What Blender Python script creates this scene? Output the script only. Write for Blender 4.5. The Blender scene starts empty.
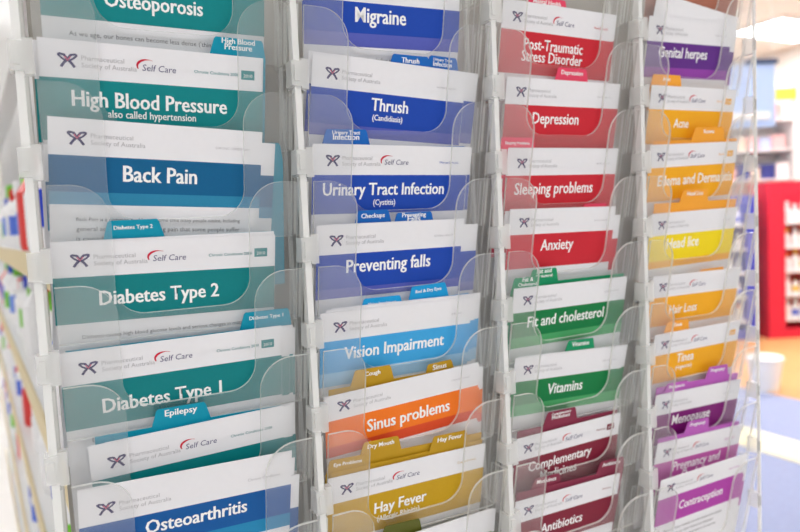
import bpy, math, random
from mathutils import Matrix, Vector

random.seed(7)
S = bpy.context.scene
COL = S.collection
P = 0.044                      # vertical pitch of the rack pockets in metres
CAM_H = 1.40                   # camera height above the floor
# camera pose in rack units: u along the rack, v downward, d into the rack
CC = (0.11778813, 2.51398825, -7.16160852)
RR = ((0.88557857, 0.04864524, -0.46193531),
      (-0.07439215, 0.99651707, -0.03767688),
      (0.45849362, 0.06773019, 0.88611298))
FPX = 650.0
def W(u, v, d):                # rack units -> world metres (X right, Y into the rack, Z up)
    return Vector((u * P, d * P, CAM_H - (v - CC[1]) * P))
def WD(r):
    return Vector((r[0], r[2], -r[1]))

# ---------------------------------------------------------------- camera, world, lights
cam_d = bpy.data.cameras.new('camera'); cam = bpy.data.objects.new('camera', cam_d); COL.objects.link(cam)
cr, cdn, cf = WD(RR[0]), WD(RR[1]), WD(RR[2])
cam.matrix_world = Matrix(((cr.x, -cdn.x, -cf.x, 0), (cr.y, -cdn.y, -cf.y, 0), (cr.z, -cdn.z, -cf.z, 0), (0, 0, 0, 1)))
cam.location = W(*CC)
cam_d.sensor_width = 36.0
cam_d.lens = FPX / 800.0 * 36.0
cam_d.clip_start = 0.02; cam_d.clip_end = 60
cam_d.dof.use_dof = True
cam_d.dof.focus_distance = 7.5 * P
cam_d.dof.aperture_fstop = 9.0
S.camera = cam

world = bpy.data.worlds.new('world'); S.world = world; world.use_nodes = True
bg = world.node_tree.nodes['Background']
bg.inputs[0].default_value = (1.0, 0.985, 0.95, 1); bg.inputs[1].default_value = 0.62
S.view_settings.view_transform = 'Standard'; S.view_settings.look = 'None'
S.view_settings.gamma = 1.0; S.view_settings.use_curve_mapping = False
S.view_settings.exposure = 0.05
S.cycles.transparent_max_bounces = 64
LAMP_STRENGTH = 17.0

# ---------------------------------------------------------------- materials
def lin(c):
    c /= 255.0
    return c / 12.92 if c <= 0.04045 else ((c + 0.055) / 1.055) ** 2.4
def L3(rgb, k=1.0): return tuple(min(0.95, lin(c) * k) for c in rgb) + (1.0,)
MATS = {}
def mat(name, rgb, rough=0.5, spec=0.3, k=1.15, noise=0.0, nscale=60, emit=0, metal=0):
    if name in MATS: return MATS[name]
    m = bpy.data.materials.new(name); m.use_nodes = True
    nt = m.node_tree; b = nt.nodes['Principled BSDF']
    col = L3(rgb, k)
    b.inputs['Base Color'].default_value = col
    b.inputs['Roughness'].default_value = rough
    b.inputs['Specular IOR Level'].default_value = spec
    b.inputs['Metallic'].default_value = metal
    if noise:
        tc = nt.nodes.new('ShaderNodeTexCoord'); n = nt.nodes.new('ShaderNodeTexNoise'); r = nt.nodes.new('ShaderNodeMix'); r.data_type = 'RGBA'
        n.inputs['Scale'].default_value = nscale
        r.inputs[6].default_value = tuple(c * (1 - noise) for c in col[:3]) + (1,)
        r.inputs[7].default_value = tuple(min(.95, c * (1 + noise)) for c in col[:3]) + (1,)
        nt.links.new(tc.outputs['Object'], n.inputs['Vector']); nt.links.new(n.outputs['Fac'], r.inputs[0])
        nt.links.new(r.outputs[2], b.inputs['Base Color'])
    if emit:
        b.inputs['Emission Color'].default_value = col; b.inputs['Emission Strength'].default_value = emit
    MATS[name] = m
    return m
def acrylic(name, haze, tint, gloss=1.0, rough=0.06, transl=0.5):
    m = bpy.data.materials.new(name); m.use_nodes = True
    nt = m.node_tree; nt.nodes.clear(); N = nt.nodes.new
    out = N('ShaderNodeOutputMaterial'); tr = N('ShaderNodeBsdfTransparent'); df = N('ShaderNodeBsdfDiffuse'); tl = N('ShaderNodeBsdfTranslucent')
    gl = N('ShaderNodeBsdfGlossy'); fr = N('ShaderNodeLayerWeight'); pw = N('ShaderNodeMath'); ma = N('ShaderNodeMath'); m0 = N('ShaderNodeMixShader'); m1 = N('ShaderNodeMixShader'); m2 = N('ShaderNodeMixShader')
    tr.inputs[0].default_value = (0.997, 0.999, 0.998, 1)
    df.inputs[0].default_value = tint + (1,); tl.inputs[0].default_value = tint + (1,)
    gl.inputs['Roughness'].default_value = rough; gl.inputs[0].default_value = (gloss, gloss, gloss, 1)
    fr.inputs[0].default_value = 0.5; pw.operation = 'POWER'; pw.inputs[1].default_value = 4.0; ma.operation = 'MULTIPLY_ADD'; ma.inputs[1].default_value = 0.45; ma.inputs[2].default_value = 0.025
    m0.inputs[0].default_value = transl; m1.inputs[0].default_value = haze
    lk = nt.links.new
    lk(df.outputs[0], m0.inputs[1]); lk(tl.outputs[0], m0.inputs[2])
    lk(tr.outputs[0], m1.inputs[1]); lk(m0.outputs[0], m1.inputs[2])
    lk(fr.outputs['Facing'], pw.inputs[0]); lk(pw.outputs[0], ma.inputs[0]); lk(ma.outputs[0], m2.inputs[0]); lk(m1.outputs[0], m2.inputs[1]); lk(gl.outputs[0], m2.inputs[2])
    lk(m2.outputs[0], out.inputs[0])
    return m
A_PLATE = acrylic('clear_acrylic_sheet', 0.08, (0.99, 0.99, 0.99), 0.6, 0.06, 0.42)
A_SIDE = acrylic('clear_acrylic_side', 0.035, (0.9, 0.9, 0.88), 0.6, 0.06, 0.3)
A_EDGE = acrylic('acrylic_edge_highlight', 0.72, (0.84, 0.84, 0.81), 1.0, 0.15, 0.3)  # pale opaque tint paints bright highlight lines onto the clear edges
A_POST = acrylic('frosted_acrylic_post', 0.86, (0.98, 0.98, 0.97), 0.8, 0.2, 0.2)
A_CLIP = acrylic('moulded_acrylic_clip', 0.42, (0.95, 0.95, 0.94), 0.8, 0.2, 0.2)
PAPER = mat('white_card_paper', (236, 235, 239), 0.55, 0.25, 1.0, 0.015, 300)
INK_W = mat('white_print', (250, 250, 250), 0.6, 0.1, 1.0)
INK_G = mat('grey_print', (140, 138, 142), 0.7, 0.1, 1.0)
INK_LG = mat('light_grey_print', (185, 184, 188), 0.7, 0.1, 1.0)
INK_D = mat('dark_print', (85, 85, 90), 0.7, 0.1, 1.0)
INK_N = mat('navy_print', (48, 38, 98), 0.6, 0.1, 1.0)
INK_S = mat('slate_blue_print', (100, 96, 132), 0.6, 0.1, 1.0)
INK_P = mat('pink_print', (205, 90, 125), 0.6, 0.1, 1.0)
INK_R = mat('red_print', (205, 40, 65), 0.6, 0.1, 1.0)

# ---------------------------------------------------------------- mesh helpers
def mesh(name, verts, faces, mats, idx=None, smooth=False):
    me = bpy.data.meshes.new(name); me.from_pydata([tuple(v) for v in verts], [], faces)
    for m in mats: me.materials.append(m)
    if idx:
        for p, i in zip(me.polygons, idx): p.material_index = i
    if smooth:
        for p in me.polygons: p.use_smooth = True
    me.update(); return me
def link(name, me, parent=None, M=None):
    o = bpy.data.objects.new(name, me); COL.objects.link(o)
    if parent: o.parent = parent
    if M is not None: o.matrix_local = M
    return o
def tag(o, label=None, cat=None, group=None, kind=None):
    if label: o['label'] = label
    if cat: o['category'] = cat
    if group: o['group'] = group
    if kind: o['kind'] = kind
    return o
def box(x0, x1, y0, y1, z0, z1):
    v = [(x0,y0,z0),(x1,y0,z0),(x1,y1,z0),(x0,y1,z0),(x0,y0,z1),(x1,y0,z1),(x1,y1,z1),(x0,y1,z1)]
    f = [(0,3,2,1),(4,5,6,7),(0,1,5,4),(1,2,6,5),(2,3,7,6),(3,0,4,7)]
    return v, f
def boxmesh(name, b, m):
    v, f = box(*b); return mesh(name, v, f, [m])
def multibox(name, bs, m):
    V, F = [], []
    for b in bs:
        v, f = box(*b); n = len(V); V += v; F += [tuple(i + n for i in q) for q in f]
    return mesh(name, V, F, [m])
def prism(pts, z0, z1):        # polygon in xy, extruded along z; face list: back, front, then sides
    n = len(pts)
    a = sum(pts[i][0]*pts[(i+1)%n][1] - pts[(i+1)%n][0]*pts[i][1] for i in range(n))
    if a < 0: pts = pts[::-1]
    v = [(x, y, z0) for x, y in pts] + [(x, y, z1) for x, y in pts]
    f = [tuple(range(n))[::-1], tuple(range(n, 2*n))] + [(i, (i+1)%n, n+(i+1)%n, n+i) for i in range(n)]
    return v, f
def lathe(name, prof, m, seg=16, mats=None, idxf=None):
    V, F = [], []
    for r, z in prof:
        for k in range(seg):
            a = 2*math.pi*k/seg; V.append((r*math.cos(a), r*math.sin(a), z))
    I = []
    for j in range(len(prof)-1):
        for k in range(seg):
            F.append((j*seg+k, j*seg+(k+1)%seg, (j+1)*seg+(k+1)%seg, (j+1)*seg+k))
    F.append(tuple(range(seg))[::-1]); F.append(tuple(range((len(prof)-1)*seg, len(prof)*seg)))
    return mesh(name, V, F, [m], smooth=False)
def strip(pts, w):             # flat ribbon along a polyline
    V, F = [], []
    for i, (x, y) in enumerate(pts):
        a = pts[max(0, i-1)]; b = pts[min(len(pts)-1, i+1)]
        dx, dy = b[0]-a[0], b[1]-a[1]; l = math.hypot(dx, dy) or 1
        ww = w[i] if isinstance(w, (list, tuple)) else w
        V += [(x - dy/l*ww/2, y + dx/l*ww/2, 0), (x + dy/l*ww/2, y - dx/l*ww/2, 0)]
        if i: F.append((2*i-2, 2*i-1, 2*i+1, 2*i))
    return V, F
TXT = {}
def text_mesh(s, m, bold=0.0, shear=0.0, res=2, align='LEFT', spacing=1.0):
    key = (s, m.name, bold, shear, align)
    if key in TXT: return TXT[key]
    c = bpy.data.curves.new('lettering', 'FONT'); c.body = s; c.size = 1.0; c.offset = min(bold, 0.007); c.shear = shear
    c.resolution_u = res; c.fill_mode = 'FRONT'; c.align_x = align; c.space_line = spacing
    o = bpy.data.objects.new('lettering_source', c); COL.objects.link(o)
    dg = bpy.context.evaluated_depsgraph_get()
    me = bpy.data.meshes.new_from_object(o.evaluated_get(dg))
    bpy.data.objects.remove(o); bpy.data.curves.remove(c)
    me.materials.clear(); me.materials.append(m)
    if bold > 0.005:
        import bmesh
        bm = bmesh.new(); bm.from_mesh(me); n0 = len(bm.verts)
        g = bmesh.ops.duplicate(bm, geom=bm.verts[:] + bm.edges[:] + bm.faces[:])
        for e in g['geom']:
            if isinstance(e, bmesh.types.BMVert): e.co.x += bold*1.9; e.co.z += 0.00003
        bm.to_mesh(me); bm.free()
    xs = [v.co.x for v in me.vertices]; ys = [v.co.y for v in me.vertices]
    TXT[key] = (me, min(xs), max(xs), min(ys), max(ys))
    return TXT[key]
def put_text(name, s, m, parent, x, y, z, width=None, height=None, bold=0.0, shear=0.0, cx=False, ymul=1.0):
    me, x0, x1, y0, y1 = text_mesh(s, m, bold, shear)
    sx = width / (x1 - x0) if width else height
    sy = sx * ymul
    o = link(name, me, parent, Matrix.Translation((x - x0*sx, y, z)) @ Matrix.Diagonal((sx, sy, 1, 1)))
    return o

# ---------------------------------------------------------------- rack plane geometry
TAN = 0.20
COLX = [0.0, 2.741, 5.495, 8.221]
COLW = 2.58
def unp(x, y, k, delta):       # photograph pixel -> point on the tilted plane of pocket row k
    a, b = (x - 400) / FPX, (y - 266) / FPX
    D = [RR[0][i]*a + RR[1][i]*b + RR[2][i] for i in range(3)]
    n = (0, -TAN, 1)
    c = -k*TAN + delta
    t = (c - sum(n[i]*CC[i] for i in range(3))) / sum(n[i]*D[i] for i in range(3))
    return [CC[i] + t*D[i] for i in range(3)]
NRM = math.sqrt(1 + TAN*TAN)
EU = Vector((1, 0, 0)); ES = Vector((0, -TAN, 1)) / NRM; EN = EU.cross(ES)
def frame(origin, roll=0.0):   # local x along the card, y up the card, z out of the rack
    ex = EU*math.cos(roll) + ES*math.sin(roll); ey = -EU*math.sin(roll) + ES*math.cos(roll)
    return Matrix(((ex.x, ey.x, EN.x, origin.x), (ex.y, ey.y, EN.y, origin.y), (ex.z, ey.z, EN.z, origin.z), (0,0,0,1)))

# ---------------------------------------------------------------- structure of the shop
floor = link('floor', boxmesh('floor', (-6, 9, -3, 12, -0.05, 0), mat('pale_vinyl_floor', (214, 212, 210), 0.45, 0.4, 1.0, 0.05, 4)))
tag(floor, kind='structure')
tf = link('floor_timber', boxmesh('floor_timber', (4.55, 9, -3, 12, 0, 0.006), mat('warm_timber_floor', (218, 160, 104), 0.45, 0.3, 1.0, 0.15, 4)))
tag(tf, kind='structure')
carpet = link('floor_carpet', boxmesh('floor_carpet', (2.2, 4.55, -3, 6, 0, 0.006), mat('blue_carpet', (148, 156, 186), 0.9, 0.1, 1.0, 0.1, 40)))
tag(carpet, kind='structure')
ceiling = link('ceiling', boxmesh('ceiling', (-6, 9, -3, 12, 3.5, 3.55), mat('white_ceiling', (245, 244, 240), 0.8, 0.1, 1.0)))
tag(ceiling, kind='structure')
WALLM = mat('white_wall_paint', (240, 238, 236), 0.8, 0.1, 1.0)
wb = link('wall_back', boxmesh('wall_back', (-6, 9, 12, 12.1, 0, 3.5), WALLM)); tag(wb, kind='structure')
wr = link('wall_right', boxmesh('wall_right', (9, 9.1, -3, 12, 0, 3.5), WALLM)); tag(wr, kind='structure')
wl = link('wall_left', boxmesh('wall_left', (-6.1, -6, -3, 12, 0, 3.5), WALLM)); tag(wl, kind='structure')

# ceiling light panels; extra far and left ones added to brighten the background
LAMP = bpy.data.materials.new('lit_diffuser'); LAMP.use_nodes = True
_b = LAMP.node_tree.nodes['Principled BSDF']; _b.inputs['Emission Color'].default_value = (1, 1, 1, 1); _b.inputs['Emission Strength'].default_value = LAMP_STRENGTH
FRAME = mat('lamp_frame_white', (225, 225, 225), 0.4, 0.3, 1.0)
fr_me = multibox('lamp_frame', [(-.66,.66,-.36,-.31,-.03,0),(-.66,.66,.31,.36,-.03,0),(-.66,-.61,-.31,.31,-.03,0),(.61,.66,-.31,.31,-.03,0)], FRAME)
df_me = boxmesh('diffuser', (-.61,.61,-.31,.31,-.02,-.012), LAMP)
n = 0
for (x, y) in [(-0.8,-2.2),(2.4,-2.2),(3.6,0.6),(6.0,0.6),(3.6,2.6),(6.0,2.6),(8.0,2.6),(3.6,4.6),(6.0,4.6),(8.0,4.6),(3.6,7.0),(6.0,7.0),(8.0,7.0),(-2.6,2.0),(-2.6,4.6),(-0.6,6.6),(-0.6,9.2)]:
    r = link('ceiling_light', None); r.location = (x, y, 3.5)
    link('lamp_frame', fr_me, r); link('diffuser', df_me, r)
    tag(r, 'white rectangular ceiling light panel with bright diffuser', 'ceiling light', 'ceiling light panels')

# ---------------------------------------------------------------- the rack
rack = link('brochure_rack', None); rack.location = (W(5.4, 0, 1.0).x, W(5.4, 0, 1.0).y, 0)
tag(rack, 'clear acrylic brochure rack of four columns of open-front pockets', 'brochure rack')
def rk(name, me, M=None):
    o = link(name, me, rack); o.matrix_parent_inverse = Matrix.Translation(-rack.location)
    if M is not None: o.matrix_basis = M
    return o
def arc(cx, cy, r, a0, a1, n=8):
    return [(cx + r*math.cos(math.radians(a0 + (a1-a0)*i/n)), cy + r*math.sin(math.radians(a0 + (a1-a0)*i/n))) for i in range(n+1)]
def plate_outline():
    w, uL, uR, rt, rb, ub, bot = COLW, 0.58, 2.0, 0.36, 0.30, 1.36*NRM, 1.62*NRM
    pts = [(0.02, 0)] + arc(uL-rt, -rt, rt, 90, 0) + arc(uL+rb, -ub+rb, rb, 180, 270) + arc(uR-rb, -ub+rb, rb, 270, 360) + arc(uR+rt, -rt, rt, 180, 90) + [(w-0.02, 0), (w-0.02, -bot), (0.02, -bot)]
    return [(x*P, y*P) for x, y in pts]
v, f = prism(plate_outline(), -0.034*P, 0)
plate_me = mesh('front_plate', v, f, [A_PLATE, A_EDGE], [0, 0] + [1]*(len(f)-2))
# side gusset (in the plane across the rack): local y = into the rack, z = up
def gusset(name, x0, x1):
    q = [(0.0, 0.0), (0.36, 0.0), (0.36 + TAN*1.6, -1.6), (TAN*1.6, -1.6)]
    vs = [(x0*P, d*P, z*P) for d, z in q] + [(x1*P, d*P, z*P) for d, z in q]
    fs = [(0,1,2,3), (7,6,5,4), (0,4,5,1), (1,5,6,2), (2,6,7,3), (3,7,4,0)]
    return mesh(name, vs, fs, [A_SIDE, A_EDGE], [0, 0, 1, 1, 1, 1])
gl_me = gusset('side_gusset', -0.075, -0.05); gr_me = gusset('side_gusset', COLW, COLW+0.03)
def clipmesh(x0, x1):
    return multibox('clip', [(x0*P, x1*P, -0.035*P, 0.16*P, -0.14*P, 0.14*P), ((x0+.03)*P, (x1-.03)*P, -0.06*P, -0.035*P, -0.09*P, 0.09*P)] + ([(-0.076*P, 0.015*P, -0.03*P, 0.08*P, -0.17*P, 0.17*P)] if x0 < 0 else []), A_CLIP)
cl_me = clipmesh(-0.19, -0.076); cr_me = clipmesh(COLW, COLW+0.09)
rod_me = multibox('pocket_base', [(0.03*P, (COLW-0.03)*P, 0.40*P, 0.78*P, -1.64*P, -1.60*P)], A_SIDE)
ROWS = [range(-2, 7), range(-2, 7), range(-2, 8), range(-2, 8)]
for c in range(4):
    for k in ROWS[c]:
        o0 = W(COLX[c], k, 0)
        pk = rk('pocket', plate_me, frame(o0))
        inv = frame(o0).inverted()
        for nm, me_, M in [('side_gusset', gl_me, Matrix.Translation(o0)), ('side_gusset', gr_me, Matrix.Translation(o0)),
                           ('clip', cl_me, Matrix.Translation(W(COLX[c], k+0.78, 0))), ('clip', cr_me, Matrix.Translation(W(COLX[c], k+0.80, 0.06)))]:
            link(nm, me_, pk, inv @ M)
zt, zb = W(0, -2.4, 0).z, 0.03
for c in range(4):
    for (a, b_, d0, d1) in [(-0.15, -0.076, -0.005, 0.12)]:
        rk('post', boxmesh('post', ((COLX[c]+a)*P, (COLX[c]+b_)*P, d0*P, d1*P, zb, zt), A_POST))
    rk('post', boxmesh('post', ((COLX[c]-0.12)*P, (COLX[c]-0.08)*P, 0.62*P, 0.68*P, zb, zt), A_POST))
    rk('post', boxmesh('post', ((COLX[c]+COLW+0.03)*P, (COLX[c]+COLW+0.065)*P, 0.0*P, 0.05*P, zb, zt), A_POST))
rk('back_panel', boxmesh('back_panel', (-0.03*P, 10.3*P, 1.02*P, 1.07*P, W(0, 10.5, 0).z, zt), mat('grey_back_panel', (172, 168, 160), 0.5, 0.3, 1.0)))
rk('base_plate', boxmesh('base_plate', ((-0.6)*P, (COLX[3]+COLW+0.6)*P, -1.2*P, 3.0*P, 0.0, 0.03), mat('rack_base_grey', (120, 120, 122), 0.4, 0.4, 1.0)))

# ---------------------------------------------------------------- printed cards
CW, HEADER, LEN = 2.22, 0.37, 2.45
TH = 0.008
def band_mat(rgb): return mat('print_%d_%d_%d' % rgb, rgb, 0.5, 0.25, 1.1, 0.04, 500)
logo_v, logo_f, logo_i = [], [], []
for pts, w, mi in [([(-.56,.40),(-.44,.46),(-.20,.42),(0,.08),(.22,-.16),(.40,-.46)], .17, 0), ([(.56,.40),(.44,.46),(.20,.42),(0,.08),(-.22,-.16),(-.40,-.46)], .17, 0),
                   ([(-.56,.42),(-.36,.18),(-.10,.0)], .13, 0), ([(.56,.42),(.36,.18),(.10,.0)], .13, 0), ([(-.17,.30),(0,.02),(.17,.30)], .10, 1)]:
    v_, f_ = strip(pts, w); n0 = len(logo_v); logo_v += [(x, y, 0.02*mi) for x, y, z in v_]; logo_f += [tuple(i+n0 for i in q) for q in f_]; logo_i += [mi]*len(f_)
LOGO = mesh('society_emblem', logo_v, logo_f, [INK_N, INK_P], logo_i)
sw = [(math.cos(math.radians(a))*0.55, math.sin(math.radians(a))*0.34) for a in range(205, 60, -12)]
v_, f_ = strip(sw, [0.02 + 0.10*math.sin(math.pi*min(1, (i+1)/len(sw)*1.15)) for i in range(len(sw))])
SWOOSH = mesh('swoosh', v_, f_, [INK_R])

def sheet(w, length, z0=-TH):
    return [(0, w*P, -length*P, 0, z0*P, 0)]
SHEETS = {}
def sheet_mesh(w, length=LEN):
    key = (round(w, 2), length)
    if key not in SHEETS: SHEETS[key] = multibox('card_sheet', sheet(key[0], length), PAPER)
    return SHEETS[key]
def band_mesh(w, y0, y1, m):
    return boxmesh('colour_band', (0.0, w*P, y1*P, y0*P, 0.0, 0.0012*P), m)
def cname(rgb):
    return rgb
def make_card(c, k, title, lines, bl, br, rgb, rgbname, stripe=None, bh=0.50, sh=0.13, head=HEADER, selfcare=False, series=None, year=False, body=(), spares=((0.05, 0.0, 0),), divs=(), delta=0.07, logo=True, length=LEN, where=''):
    """front card of a pocket, the spare cards in its stack and the index dividers behind it"""
    if abs(bl[0]) < 8 and abs(bl[1]) < 8:                # given directly in pocket units
        u0, v0, w, roll = COLX[c] + bl[0], k + bl[1], br[0], br[1]
    else:
        A = unp(bl[0], bl[1], k, delta); B = unp(br[0], br[1], k, delta)
        u0, v0 = A[0], A[1]; w = math.hypot(B[0]-A[0], (B[1]-A[1])*NRM); roll = math.atan2(-(B[1]-A[1])*NRM, B[0]-A[0])
    if u0 < COLX[c] + 0.01: u0 = COLX[c] + 0.01
    F0 = frame(W(u0, v0, (v0-k)*TAN + delta), roll)      # on the band's upper left corner
    F = F0 @ Matrix.Translation((0, head*P, 0))          # on the card's upper left corner
    t = link('fact_card', None, None, F)
    tag(t, '%s card with white header, front of its pocket, titled %s%s' % (rgbname, title, where), 'card', 'front cards in the rack pockets')
    if not title[0].isupper(): t['label'] = '%s card with white header at the %s' % (rgbname, title)
    Fi = F.inverted()
    def loc(px):
        q = unp(px[0], px[1], k, delta); p = Fi @ W(*q); return p.x, p.y
    link('card_sheet', sheet_mesh(w, length), t)
    b1 = -head - (bh - (sh if stripe else 0))
    link('colour_band', band_mesh(w, -head, b1, band_mat(rgb)), t)
    if stripe: link('band_stripe', band_mesh(w, b1, -head-bh, band_mat(stripe)), t)
    zt = 0.003*P
    for i, (s, l, r, bold) in enumerate(lines):
        (xa, ya), (xb, yb) = loc(l), loc(r)
        put_text('title_text' if bold > 0.0125 else 'subtitle_text', s, INK_W, t, xa, (ya+yb)/2, zt, width=abs(xb-xa), bold=bold if c < 2 else bold*.65, ymul=1.2)
    hy = -head*P
    if logo:
        link('society_emblem', LOGO, t, Matrix.Translation((0.26*P, hy + 0.17*P, zt)) @ Matrix.Diagonal((0.155*P, 0.135*P, 0.001, 1)))
        put_text('society_name', 'Pharmaceutical', INK_LG, t, 0.385*P, hy+0.185*P, zt, width=0.40*P)
        put_text('society_name', 'Society of Australia', INK_LG, t, 0.385*P, hy+0.115*P, zt, width=0.52*P)
    if selfcare:
        put_text('self_care_text', 'Self Care', INK_S, t, 0.96*P, hy+0.13*P, zt, width=0.34*P, shear=0.15)
        link('swoosh', SWOOSH, t, Matrix.Translation((1.015*P, hy+0.175*P, zt)) @ Matrix.Diagonal((0.19*P, 0.20*P, 1, 1)))
    if series:
        put_text('series_text', series, INK_LG if not selfcare else band_mat(rgb), t, (w-0.14-0.021*len(series)-(0.13 if year else 0))*P, hy+0.15*P, zt, width=0.021*len(series)*P)
    if year:
        link('year_tag', boxmesh('year_tag', ((w-0.24)*P, (w-0.09)*P, hy+0.12*P, hy+0.22*P, 0, 0.0012*P), band_mat(rgb)), t)
        put_text('year_text', '2010', INK_W, t, (w-0.215)*P, hy+0.145*P, zt, width=0.10*P)
    for i, s in enumerate(body):
        if not s: continue
        put_text('body_text', s, INK_D, t, 0.24*P, (-head-bh-0.17-0.105*i)*P, zt, width=min(w-0.46, 0.0285*len(s))*P)
    # the stack behind
    z = -0.016
    first_div = list(divs)
    for i, sp in enumerate(spares):
        du, dv = sp[0], sp[1]; rl = sp[2] if len(sp) > 2 else 0
        s = link('fact_card', None, None, F @ Matrix.Translation((du*P, -dv*P, z*P)) @ Matrix.Rotation(math.radians(rl), 4, 'Z'))
        link('card_sheet', sheet_mesh(w, sp[3] if len(sp) > 3 else length), s); link('colour_band', band_mesh(w, -head, b1, band_mat(rgb)), s)
        if stripe: link('band_stripe', band_mesh(w, b1, -head-bh, band_mat(stripe)), s)
        tag(s, '%s spare %s card behind the front %s card%s' % (('nearest', 'second', 'third')[i], rgbname, title if title[0].isupper() else rgbname, where), 'card', 'spare %s cards' % title)
        z -= 0.016
    for (txt, l, r, drgb, dname) in first_div:
        make_divider(c, k, title, txt, l, r, drgb, dname, delta - z*NRM, roll, u0, w, 1.7, where)
        z -= 0.016
def make_divider(c, k, title, txt, l, r, rgb, dname, delta, roll, u0, w, length, where=''):
    A = unp(l[0], l[1], k, delta); B = unp(r[0], r[1], k, delta)
    rl = math.atan2(-(B[1]-A[1])*NRM, B[0]-A[0]); rl = max(-0.10, min(0.10, rl))*0.6 + roll*0.4
    F = frame(W(A[0], A[1], (A[1]-k)*TAN + delta), rl)
    tw = math.hypot(B[0]-A[0], (B[1]-A[1])*NRM); th = 0.20
    x0 = (u0 + 0.06) - A[0]; x1 = x0 + w - 0.08
    x0 = min(x0, -0.03); x1 = max(x1, tw + 0.03)
    pts = [(x0, -length), (x1, -length), (x1, -th)]
    if x1 > tw + 0.08: pts += [(tw+0.05, -th)]
    pts += [(tw, -0.03), (tw-0.02, 0), (0.03, 0), (0.01, -0.02)]
    if x0 < -0.06: pts += [(-0.04, -th)]
    pts += [(x0, -th)]
    v, f = prism([(x*P, y*P) for x, y in pts], -0.008*P, 0)
    o = link('index_divider', mesh('index_divider', v, f, [band_mat(rgb)]), None, F)
    tag(o, '%s index divider with a %s tab behind %s card%s' % (dname, txt.replace('\n', ' ') if txt else 'plain', title if title[0].isupper() else 'bottom olive', where if 'Type 1' in title else ''), 'divider', 'index dividers in the rack pockets')
    if txt:
        rows = txt.split('\n')
        for i, s in enumerate(rows):
            ww = min(tw*0.74, 0.043*len(s)) * (1 if len(rows) == 1 else .9)
            put_text('tab_text', s, INK_W, o, (tw-ww)/2*P, (-0.095 - 0.065*i + 0.035*(len(rows)-1))*P, 0.002*P, width=ww*P, bold=0.02)

TEAL, TEAL2, NAVYT, BLUE6 = (0, 128, 132), (0, 122, 126), (6, 92, 138), (8, 84, 152)
TABT = (0, 142, 170)
BLU, BLUS, TABB = (24, 68, 168), (84, 92, 178), (20, 98, 182)
SKY, SKYS, TABS = (60, 160, 218), (140, 190, 226), (20, 150, 210)
ORG, ORGS = (240, 118, 30), (214, 76, 40)
HAY, TABH = (190, 150, 20), (182, 142, 28)
RED, TABR = (196, 36, 50), (222, 66, 98)
GRN, GRNS, TABG = (8, 118, 62), (72, 160, 100), (12, 140, 92)
MAR, TABM = (124, 26, 50), (128, 40, 66)
PUR, PURS = (92, 40, 130), (140, 60, 160)
AMB, YEL, TABA = (244, 168, 26), (244, 210, 20), (250, 160, 50)
MAG, PNK, CON, TABP = (124, 20, 112), (184, 84, 160), (168, 56, 158), (180, 90, 180)
BD = 0.02
# column 1
make_card(0, -1, 'Osteoporosis', [('Osteoporosis', (104, 5), (203, 17), BD)], (37, -36), (262, -7), TEAL, 'teal', bh=0.47, body=["As we age, our bones can become less dense ('thinner').", "Bones can become so thin that they break easily"], spares=((.03, .0),))
make_card(0, 0, 'High Blood Pressure', [('High Blood Pressure', (72, 105), (227, 114.5), BD), ('also called hypertension', (108, 117), (196, 122), 0.012)], (39, 76), (262, 92), TEAL, 'teal', bh=0.62, selfcare=True, series='Chronic Conditions 2008', year=True, spares=((-.04, .03), (.02, .0)), divs=[('High Blood\nPressure', (213, 36), (263, 41), TABT, 'turquoise')])
make_card(0, 1, 'Back Pain', [('Back Pain', (123, 181.5), (197, 184), BD)], (48, 154), (261, 165), NAVYT, 'petrol blue', stripe=(40, 128, 166), series='CHRONIC CONDITIONS', body=['Back Pain is a common problem at some time many people notice, including', 'general aches. Most long lasting pain that some people suffer', 'is caused by'], spares=((.16, .12), (-.04, .28, 1.5)), divs=[('', (240, 143), (280, 141), TABT, 'turquoise')])
make_card(0, 2, 'Diabetes Type 2', where=' below Back Pain', lines= [('Diabetes Type 2', (99.6, 306), (219, 295), BD)], bl=(49, 279), br=(272, 266), rgb=TEAL2, rgbname='teal', selfcare=True, series='Chronic Conditions 2088', year=True, bh=0.5, body=['Diabetes causes high blood glucose levels and serious changes in metabolism'], spares=((-.01, .0, 1), (.01, .05)), divs=[('Diabetes Type 2', (106, 221), (159, 218), TABT, 'turquoise')])
make_card(0, 3, 'Diabetes Type 1', where=' above Epilepsy', lines= [('Diabetes Type 1', (103, 411.7), (222, 394), BD)], bl=(53, 389), br=(275, 356), rgb=TEAL2, rgbname='teal', selfcare=True, series='Chronic Conditions 2088', year=True, bh=0.5, body=['Diabetes is a condition with high blood', 'glucose levels and', 'body cells'], spares=((.10, .03), (.15, .02), (.18, .06)), divs=[('Diabetes Type 1', (243, 313), (289, 308), TABT, 'turquoise')])
make_card(0, 4, 'Epilepsy', [], (92, 482), (284, 437), TEAL2, 'teal', head=.41, selfcare=True, series='Chronic Conditions 2088', spares=((.07, .02), (.12, .03), (.16, .02)), divs=[('Epilepsy', (155, 410), (206, 403), TABT, 'turquoise')])
make_card(0, 5, 'Osteoarthritis', [('Osteoarthritis', (145.5, 531), (247, 514), BD)], (79, 529), (291, 484), BLUE6, 'blue', stripe=(30, 130, 176), head=0.44, series='Chronic Conditions', bh=.55, sh=.17, spares=((.11, .34), (.05, .12)))
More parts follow.
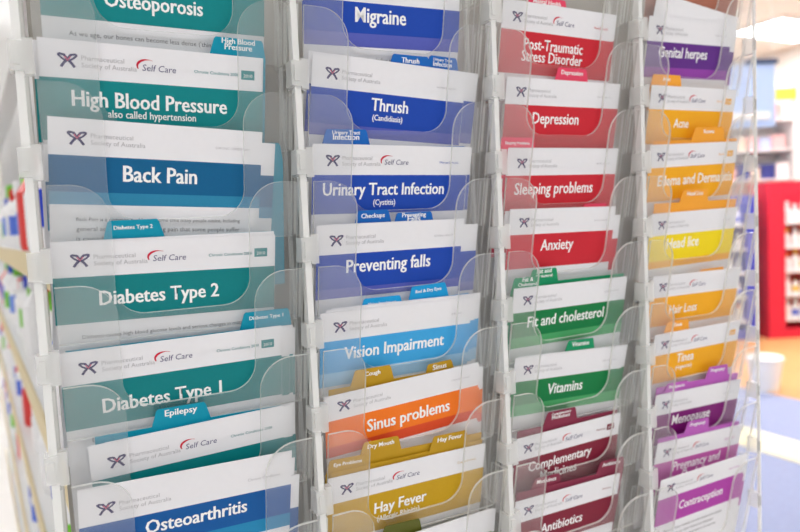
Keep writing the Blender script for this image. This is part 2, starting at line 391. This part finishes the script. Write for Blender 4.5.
# column 2
make_card(1, -1, 'Migraine', [('Migraine', (355, 22.5), (406, 24.7), BD)], (302, -3), (457, 11), BLU, 'royal blue', stripe=BLUS, bh=.52, sh=.16, body=['Migraines are intense headaches that often throb. They'], spares=((.05, .0),))
make_card(1, 0, 'Thrush', [('Thrush', (370.7, 111), (407.7, 113), BD), ('(Candidiasis)', (372, 120), (402, 122.7), .012)], (311, 86), (463, 103), BLU, 'royal blue', stripe=BLUS, bh=.56, sh=.14, series="WOMEN'S HEALTH", spares=((.20, -.03), (-.04, -.03)), divs=[('Thrush', (392, 53.5), (429, 56), TABB, 'bright blue'), ('Urinary Tract\nInfection', (429, 55), (457, 58), TABB, 'bright blue')])
make_card(1, 1, 'Urinary Tract Infection', [('Urinary Tract Infection', (322.6, 195.6), (443.5, 193.8), BD), ('(Cystitis)', (373, 204.6), (395, 205), .012)], (312, 175), (466, 175), BLU, 'royal blue', bh=.48, selfcare=True, series="Women's Health", spares=((.02, .0), (.08, .0)), divs=[('Urinary Tract\nInfection', (325, 129), (367, 129), TABB, 'bright blue')])
make_card(1, 2, 'Preventing falls', [('Preventing falls', (346, 272), (430, 266.8), BD)], (316, 256), (461, 246), BLU, 'royal blue', stripe=BLUS, bh=.56, sh=.12, series='GENERAL HEALTH', spares=((.26, .08), (.05, .0)), divs=[('Preventing\nFalls', (396, 213), (432, 211), TABB, 'bright blue'), ('Checkups', (357, 211), (389, 209), TABB, 'bright blue')])
make_card(1, 3, 'Vision Impairment', [('Vision Impairment', (344, 359), (443.5, 345), BD)], (320, 343), (470, 323), SKY, 'sky blue', stripe=SKYS, bh=.60, sh=.18, series='EYE CARE', spares=((.08, -.03), (.16, -.04)), divs=[('Vision Impairment', (363, 299), (401, 295), TABS, 'sky blue'), ('Red & Dry Eyes', (411, 287), (446, 281), TABS, 'sky blue')])
make_card(1, 4, 'Sinus problems', [('Sinus problems', (367, 431), (449.5, 411), BD)], (325, 423), (478, 385), ORG, 'orange', stripe=ORGS, bh=.50, sh=.14, series='COUGHS & COLDS', head=.34, body=['', '               for sinus pain and relief'], spares=((.03, .05), (.10, .09)), divs=[('Cough', (354, 371), (391, 366), TABH, 'mustard'), ('Sinus', (427, 365), (452, 359), TABH, 'mustard')])
make_card(1, 5, 'Hay Fever', [('Hay Fever', (374, 513), (426, 501), BD), ('(Allergic Rhinitis)', (377, 520), (419, 511), .012)], (327, 506), (483, 467), HAY, 'mustard yellow', bh=.55, selfcare=True, series='Coughs & Colds', spares=((.02, .02),), divs=[('Hay Fever', (433, 437), (467, 430), TABH, 'mustard'), ('Eye Problems', (329, 461), (367, 455), TABH, 'mustard'), ('Dry Mouth', (363, 443), (399, 436), TABH, 'mustard')])
make_card(1, 6, 'bottom edge of the second column', [], (0.2, 0.98), (2.2, 0.02), (110, 112, 40), 'olive', spares=((.08, .02), (.14, .05)), divs=[('', (384, 527), (420, 520), (88, 92, 32), 'dark olive')])
# column 3
make_card(2, -1, 'Post-Traumatic Stress Disorder', [('Post-Traumatic', (523.5, 48.5), (582, 55), BD), ('Stress Disorder', (521, 61), (581.7, 66), BD)], (501, 28), (613, 42), RED, 'red', bh=.58, selfcare=True, series='Mental Health', spares=((.03, -.02),), divs=[('Mental Health', (529, -6), (566, 2), TABR, 'pink')])
make_card(2, 0, 'Depression', [('Depression', (532, 123.5), (578, 124.7), BD)], (505, 104), (616, 109), RED, 'red', bh=.6, series='MENTAL HEALTH', spares=((.05, .0),), divs=[('Depression', (558, 67), (587, 69.5), TABR, 'pink')])
make_card(2, 1, 'Sleeping problems', [('Sleeping problems', (514, 195), (592, 192), BD)], (506, 176), (615, 174), RED, 'red', bh=.55, series='MENTAL HEALTH', spares=((.02, -.02),), divs=[('Sleeping Problems', (501, 137), (534, 138), TABR, 'pink')])
make_card(2, 2, 'Anxiety', [('Anxiety', (540, 251), (572.6, 248), BD)], (508, 235.5), (613, 230), RED, 'red', bh=.5, series='MENTAL HEALTH', spares=((.14, .14), (-.06, .03)), divs=[('', (584, 204), (607, 203), TABR, 'pink')])
make_card(2, 3, 'Fit and cholesterol', [('Fit and cholesterol', (527, 328), (603, 316), BD)], (512, 314), (624, 299), GRN, 'green', stripe=GRNS, bh=.54, sh=.16, series='HEALTHY LIVING', spares=((.03, .02),), divs=[('Fat &\nCholesterol', (514, 278.5), (542, 276.5), TABG, 'green'), ('Fat and\nCholesterol', (532, 270), (557, 267.5), TABG, 'green')])
make_card(2, 4, 'Vitamins', [('Vitamins', (546.7, 394), (581.7, 389), BD)], (512, 383), (621, 368), GRN, 'green', stripe=GRNS, bh=.54, sh=.17, series='HEALTHY LIVING', body=['', 'Vitamins are essential for good health'], spares=((.08, -.01),), divs=[('Vitamins', (568, 341), (594, 337.5), TABG, 'green')])
make_card(2, 5, 'Complementary Medicines', [('Complementary', (528, 471), (590.7, 455), BD), ('Medicines', (539.5, 480), (576, 470), BD)], (513, 463), (617, 434), MAR, 'maroon', bh=.6, selfcare=True, series='Medicines', year=True, spares=((.04, .02),), divs=[('Complementary\nMedicines', (547, 413), (576, 407.5), TABM, 'maroon')])
make_card(2, 6, 'Antibiotics', [('Antibiotics', (540, 534), (581.7, 520), BD)], (513, 525), (616, 494), MAR, 'maroon', bh=.5, selfcare=True, series='Medicines', spares=((.05, .02),), divs=[('Antibiotics', (600, 462), (624, 457), TABM, 'maroon'), ('Medicines', (534, 479), (560, 474), TABM, 'maroon')])
# column 4
make_card(3, -2, 'top edge of the fourth column', [], (0.36, 0.9), (2.2, 0.0), (170, 106, 86), 'brown', bh=.75, spares=())
make_card(3, -1, 'Genital herpes', [('Genital herpes', (658, 56.4), (706.4, 60), BD)], (647, 40.6), (730, 47), PUR, 'purple', stripe=PURS, bh=.55, sh=.16, series='SEXUAL HEALTH', spares=((.14, .08), (.16, -.36, -7, 1.3)))
make_card(3, 0, 'Acne', [('Acne', (673, 127.6), (688, 127.6), BD)], (649, 109), (733, 112), AMB, 'amber', bh=.55, selfcare=True, series='Skin Care', year=True, spares=((.03, .0),), divs=[('Acne', (653, 74), (681, 75), TABA, 'orange')])
make_card(3, 1, 'Edema and Dermatitis', [('Edema and Dermatitis', (657, 187), (731, 179.5), BD)], (648, 168.6), (735, 162.8), AMB, 'amber', bh=.55, selfcare=True, series='Skin Care', year=True, spares=((.03, .04),), divs=[('Eczema', (695, 127.5), (724, 127), TABA, 'orange')])
make_card(3, 2, 'Head lice', [('Head lice', (666, 248), (698, 246), BD)], (649, 237), (734, 228), YEL, 'yellow', stripe=AMB, bh=.55, sh=.12, series='SKIN CARE', spares=((.03, .0),), divs=[('Head Lice', (683, 190), (708, 189), TABA, 'orange')])
make_card(3, 3, 'Hair Loss', [('Hair Loss', (668.5, 314), (696, 310), BD)], (650, 299), (737, 288), AMB, 'amber', bh=.5, selfcare=True, spares=((.03, .0),), divs=[('', (700, 270), (724, 266), TABA, 'orange')])
make_card(3, 4, 'Tinea', [('Tinea', (676, 362), (693, 359.5), BD), ('(ringworm)', (675, 369.6), (691, 366), .012)], (652, 357), (737, 340), AMB, 'amber', bh=.5, selfcare=True, year=True, spares=((.03, .0),), divs=[('Tinea', (667, 322.5), (689, 319), TABA, 'orange')])
make_card(3, 5, 'Menopause', [('Menopause', (671, 425), (709, 416), BD)], (652.7, 417), (737, 398.5), MAG, 'plum', stripe=(150, 60, 146), bh=.55, sh=.14, series="WOMEN'S HEALTH", spares=((.04, .0),), divs=[('Menopause', (667, 384), (688, 380), TABP, 'lilac'), ('Pregnancy', (709, 367.5), (728, 364), TABP, 'lilac')])
make_card(3, 6, 'Pregnancy and Ovulation', [('Pregnancy and', (672, 471), (718.6, 459), BD), ('Ovulation', (680, 479), (711, 471), BD)], (654, 465), (738, 443.6), PNK, 'rose', selfcare=True, series="Women's Health", bh=.6, spares=((.05, .0),), divs=[('Pregnancy', (688, 422), (709, 417.5), TABP, 'lilac')])
make_card(3, 7, 'Contraception', [('Contraception', (678, 510), (722, 493), BD)], (658, 501), (743, 472), CON, 'magenta', bh=.5, selfcare=True, series="Women's Health", body=['There are many methods of contraception that couples', 'may choose to use. Each method has advantages', 'and disadvantages. It is important to choose the', 'method that suits you best'], spares=((.06, .05), (.14, .22)))

# ---------------------------------------------------------------- shop background
yb = link('floor_strip', boxmesh('floor_strip', (3.42, 3.72, -2.5, 5.5, 0.006, 0.012), mat('yellow_floor_strip', (236, 226, 188), 0.7, 0.2, 1.0, 0.10, 9))); tag(yb, kind='structure')
# gondola that runs back from behind the rack; its open side faces left
GX = Vector((-0.102, 1.0, 0)).normalized(); GN = Vector((-GX.y, GX.x, 0))
GO = Vector((0.006, 0.18, 0))
def gmat(s, off, z):
    p = GO + GX*s + GN*off
    return Matrix(((GX.x, GN.x, 0, p.x), (GX.y, GN.y, 0, p.y), (0, 0, 1, z), (0, 0, 0, 1)))
WHT = mat('white_steel', (240, 240, 240), 0.4, 0.4, 1.0); TAN_ = mat('tan_shelf_edge', (226, 210, 168), 0.5, 0.3, 1.0)
g = link('shelf_unit', None, None, gmat(0, 0, 0)); tag(g, 'white pharmacy shelving unit with tan shelf edges running back left of the rack', 'shelf unit')
link('back_panel', boxmesh('back_panel', (0.02, 2.6, -.36, -.34, 0, 1.85), WHT), g)
link('end_panel', boxmesh('end_panel', (0, 0.02, -.36, -.02, 0, 1.85), mat('grey_end_panel', (190, 187, 180), 0.5, 0.3, 1.0)), g)
link('plinth', boxmesh('plinth', (0.02, 2.6, -.34, -.01, 0, .12), WHT), g)
link('header_board', boxmesh('header_board', (0.02, 2.6, -.02, 0, 1.60, 1.80), WHT), g)
SH = [0.55, 0.80, 1.02, 1.21, 1.385]
for z in SH:
    s_ = link('shelf', boxmesh('shelf', (0.02, 2.6, -.34, 0, z-.015, z), WHT), g)
    link('shelf_edge', boxmesh('shelf_edge', (0.02, 2.6, 0, .004, z-.025, z+.002), TAN_), s_)
for x in (.66, 1.30, 1.94, 2.58):
    link('upright', boxmesh('upright', (x, x+.02, -.34, -.07, 0, 1.85), WHT), g)
bot_prof = [(.0, 0), (.026, 0), (.028, .01), (.028, .09), (.012, .115), (.012, .13)]
bottle_me = {}
def bottle(s, body, cap, M, label, group, lab=None):
    key = (s, body, cap, lab)
    if key not in bottle_me:
        bottle_me[key] = (lathe('bottle_body', [(r*s, z*s) for r, z in bot_prof], mat('bottle_%d_%d_%d' % body, body, 0.3, 0.4, 1.0)),
                          lathe('bottle_cap', [(.015*s, .122*s), (.015*s, .15*s), (.010*s, .154*s)], mat('cap_%d_%d_%d' % cap, cap, 0.4, 0.3, 1.0)),
                          lathe('bottle_label', [(.0285*s, .03*s), (.0288*s, .032*s), (.0288*s, .072*s), (.0285*s, .074*s)], mat('lab_%d_%d_%d' % lab, lab, 0.5, 0.2, 1.0)) if lab else None)
    r = link('bottle', None, None, M); b = bottle_me[key]
    link('bottle_body', b[0], r); link('bottle_cap', b[1], r)
    if b[2]: link('bottle_label', b[2], r)
    tag(r, label, 'bottle', group); return r
WB, BLc, RDc, GRc = (245, 245, 248), (40, 70, 200), (215, 40, 40), (120, 200, 60)
CN = {WB: 'white', BLc: 'blue', RDc: 'red', GRc: 'green', (225, 60, 55): 'red', (240, 180, 60): 'yellow', (250, 225, 190): 'cream', (130, 80, 50): 'brown', (240, 120, 60): 'orange'}
ORD = ['lowest', 'second', 'third', 'fourth', 'top']
for zi, z in enumerate(SH):
    x = 0.10
    while x < 2.5:
        if any(abs(x - q) < .05 for q in (.67, 1.31, 1.95, 2.59)): x += .02; continue
        body, cap, lab = random.choice([(WB, BLc, GRc), (WB, WB, BLc), (WB, WB, (90, 120, 220)), ((225, 60, 55), WB, None), (WB, GRc, (120, 150, 230)), (WB, RDc, None), (WB, WB, None)])
        bottle(random.choice([.7, .8, .9]), body, cap, gmat(x, -.030 - random.random()*.008, z+.0005), 'blurred %s bottle with %s cap on the %s shelf left of the rack' % (CN[body], CN[cap], ORD[zi]), '%s bottles with %s caps, %s left shelf' % (CN[body], CN[cap], ORD[zi]), lab)
        x += .075 + random.random()*.04

# units far right, facing the camera
YAW = -27.5
def far_unit(label, x0, y0, width, depth, h, rgb, shelves, products, short, sp=.12, off=0.06, scl=(.9, 1.2)):
    B = Matrix.Translation((x0, y0, 0)) @ Matrix.Rotation(math.radians(YAW), 4, 'Z')
    r = link('shelf_unit', None, None, B)
    m = mat('unit_%d_%d_%d' % rgb, rgb, 0.45, 0.3, 1.0)
    link('back_panel', boxmesh('back_panel', (sp, width-sp, depth-.02, depth, 0, h), m), r)
    for xx in (0, width-sp): link('side_panel', boxmesh('side_panel', (xx, xx+sp, 0, depth, 0, h), m), r)
    link('header', boxmesh('header', (sp, width-sp, 0, .03, h-.10, h), m), r)
    link('plinth', boxmesh('plinth', (sp, width-sp, 0, depth-.02, 0, .1), m), r)
    for z in shelves: link('shelf', boxmesh('shelf', (sp, width-sp, 0.0, depth-.02, z-.02, z), WHT), r)
    tag(r, label, 'shelf unit')
    for zi, z in enumerate(shelves):
        x = sp + .05
        while x < width-sp-.04:
            body, cap, lab = random.choice(products)
            bottle(round(random.uniform(*scl), 1), body, cap, B @ Matrix.Translation((x, off, z+.0005)), 'blurred %s bottle with %s cap on the %s shelf of the %s' % (CN[body], CN[cap], ORD[zi], short), '%s bottles with %s caps, %s shelf %d' % (CN[body], CN[cap], short, zi), lab)
            x += .085
    return r
PR = [(WB, (240, 180, 60), None), ((250, 225, 190), WB, None), (WB, (130, 80, 50), (240, 200, 90)), (WB, WB, (90, 110, 210)), (WB, (240, 120, 60), None), (WB, WB, None)]
far_unit('red shelving unit with white bottles far behind the rack on the right', 6.43, 3.855, 1.2, .35, 1.62, (222, 44, 70), [.20, .45, .70, .95, 1.20], PR, 'red shelving unit', sp=.17, scl=(1.1, 1.4))
far_unit('blue shelving unit with white bottles left of the red unit', 5.62, 4.30, .80, .35, 1.50, (70, 80, 190), [.20, .45, .70, .95, 1.20], PR[3:], 'blue shelving unit', sp=.09)
# tall white wall unit behind, with green price strip and boxes
B = Matrix.Translation((5.75, 5.55, 0)) @ Matrix.Rotation(math.radians(YAW), 4, 'Z')
r = link('wall_shelving', None, None, B); tag(r, 'tall white wall shelving with a green and yellow strip behind the red unit', 'shelf unit')
link('back_panel', boxmesh('back_panel', (0, 2.4, .38, .40, 0, 2.95), WHT), r)
for z in (1.70, 2.05, 2.40): link('shelf', boxmesh('shelf', (0, 2.4, 0, .38, z-.02, z), WHT), r)
link('price_strip', boxmesh('price_strip', (0, 1.3, -.02, 0, 2.62, 2.76), mat('green_strip', (170, 215, 90), .5, .2, 1.0)), r)
link('price_strip', boxmesh('price_strip', (1.3, 2.4, -.02, 0, 2.62, 2.76), mat('yellow_strip', (235, 225, 90), .5, .2, 1.0)), r)
link('upright', boxmesh('upright', (0, .03, 0, .38, 0, 2.95), WHT), r); link('upright', boxmesh('upright', (2.37, 2.4, 0, .38, 0, 2.95), WHT), r)
BXC = [((246, 240, 240), 'white'), ((244, 190, 190), 'pink'), ((60, 70, 140), 'navy'), ((240, 220, 200), 'cream'), ((190, 205, 240), 'pale blue')]
for zi, z in enumerate((1.70, 2.05, 2.40)):
    x = .06
    while x < 2.2:
        w_ = random.uniform(.09, .16); h_ = random.uniform(.14, .2); cc, cn = random.choice(BXC)
        o = link('product_box', boxmesh('product_box', (0, w_, 0, .12, 0, h_), mat('box_%d_%d_%d' % cc, cc, .5, .3, 1.0)), None, B @ Matrix.Translation((x, .04, z+.0005)))
        tag(o, 'blurred %s product box on the %s shelf of the white wall shelving' % (cn, ('lower', 'middle', 'upper')[zi]), 'box', '%s boxes, %s wall shelf' % (cn, ('lower', 'middle', 'upper')[zi]))
        x += w_ + .02
# hanging banner and pendant lamp in front of it
B = Matrix.Translation((5.02, 3.05, 0)) @ Matrix.Rotation(math.radians(YAW), 4, 'Z')
r = link('hanging_banner', None, None, B @ Matrix.Translation((0, 0, 2.02))); tag(r, 'pale blue banner with navy top rail hanging from the ceiling', 'banner')
link('banner_panel', boxmesh('banner_panel', (-.20, .17, 0, .012, 0.0, .50), mat('pale_blue_banner', (176, 198, 238), .6, .2, 1.0)), r)
link('top_rail', boxmesh('top_rail', (-.06, .19, -.015, .03, .50, .535), mat('navy_rail', (60, 78, 110), .5, .3, 1.0)), r)
link('light_glow_bar', boxmesh('light_glow_bar', (-.22, .12, -.012, 0, .06, .12), WHT), r)  # plain white bar stands in for the glow of a fluorescent light
for xx in (-.04, .15): link('suspension_wire', boxmesh('suspension_wire', (xx, xx+.004, 0, .004, .535, 1.48), WHT), r)
r = link('pendant_lamp', None, None, B @ Matrix.Translation((-.26, 0.25, 2.66))); tag(r, 'bright white round pendant lamp above the pale blue banner', 'lamp')
link('lamp_shade', lathe('lamp_shade', [(.04, .12), (.14, .08), (.17, .03), (.17, .02)][::-1], WHT, 24), r)
link('bulb', lathe('bulb', [(.08, .0), (.155, .008), (.155, .018)], LAMP, 24), r)
link('cord', lathe('cord', [(.006, .115), (.006, .84)], WHT, 8), r)
# white basket on the floor
r = link('waste_basket', None, None, Matrix.Translation((4.62, 2.72, 0.0))); tag(r, 'white round basket standing on the timber floor beyond the rack', 'basket')
link('basket_body', lathe('basket_body', [(.09, 0), (.12, .24), (.112, .24), (.085, .01)], WHT, 20), r)
link('rim', lathe('rim', [(.121, .235), (.13, .245), (.121, .26), (.112, .25)], WHT, 20), r)
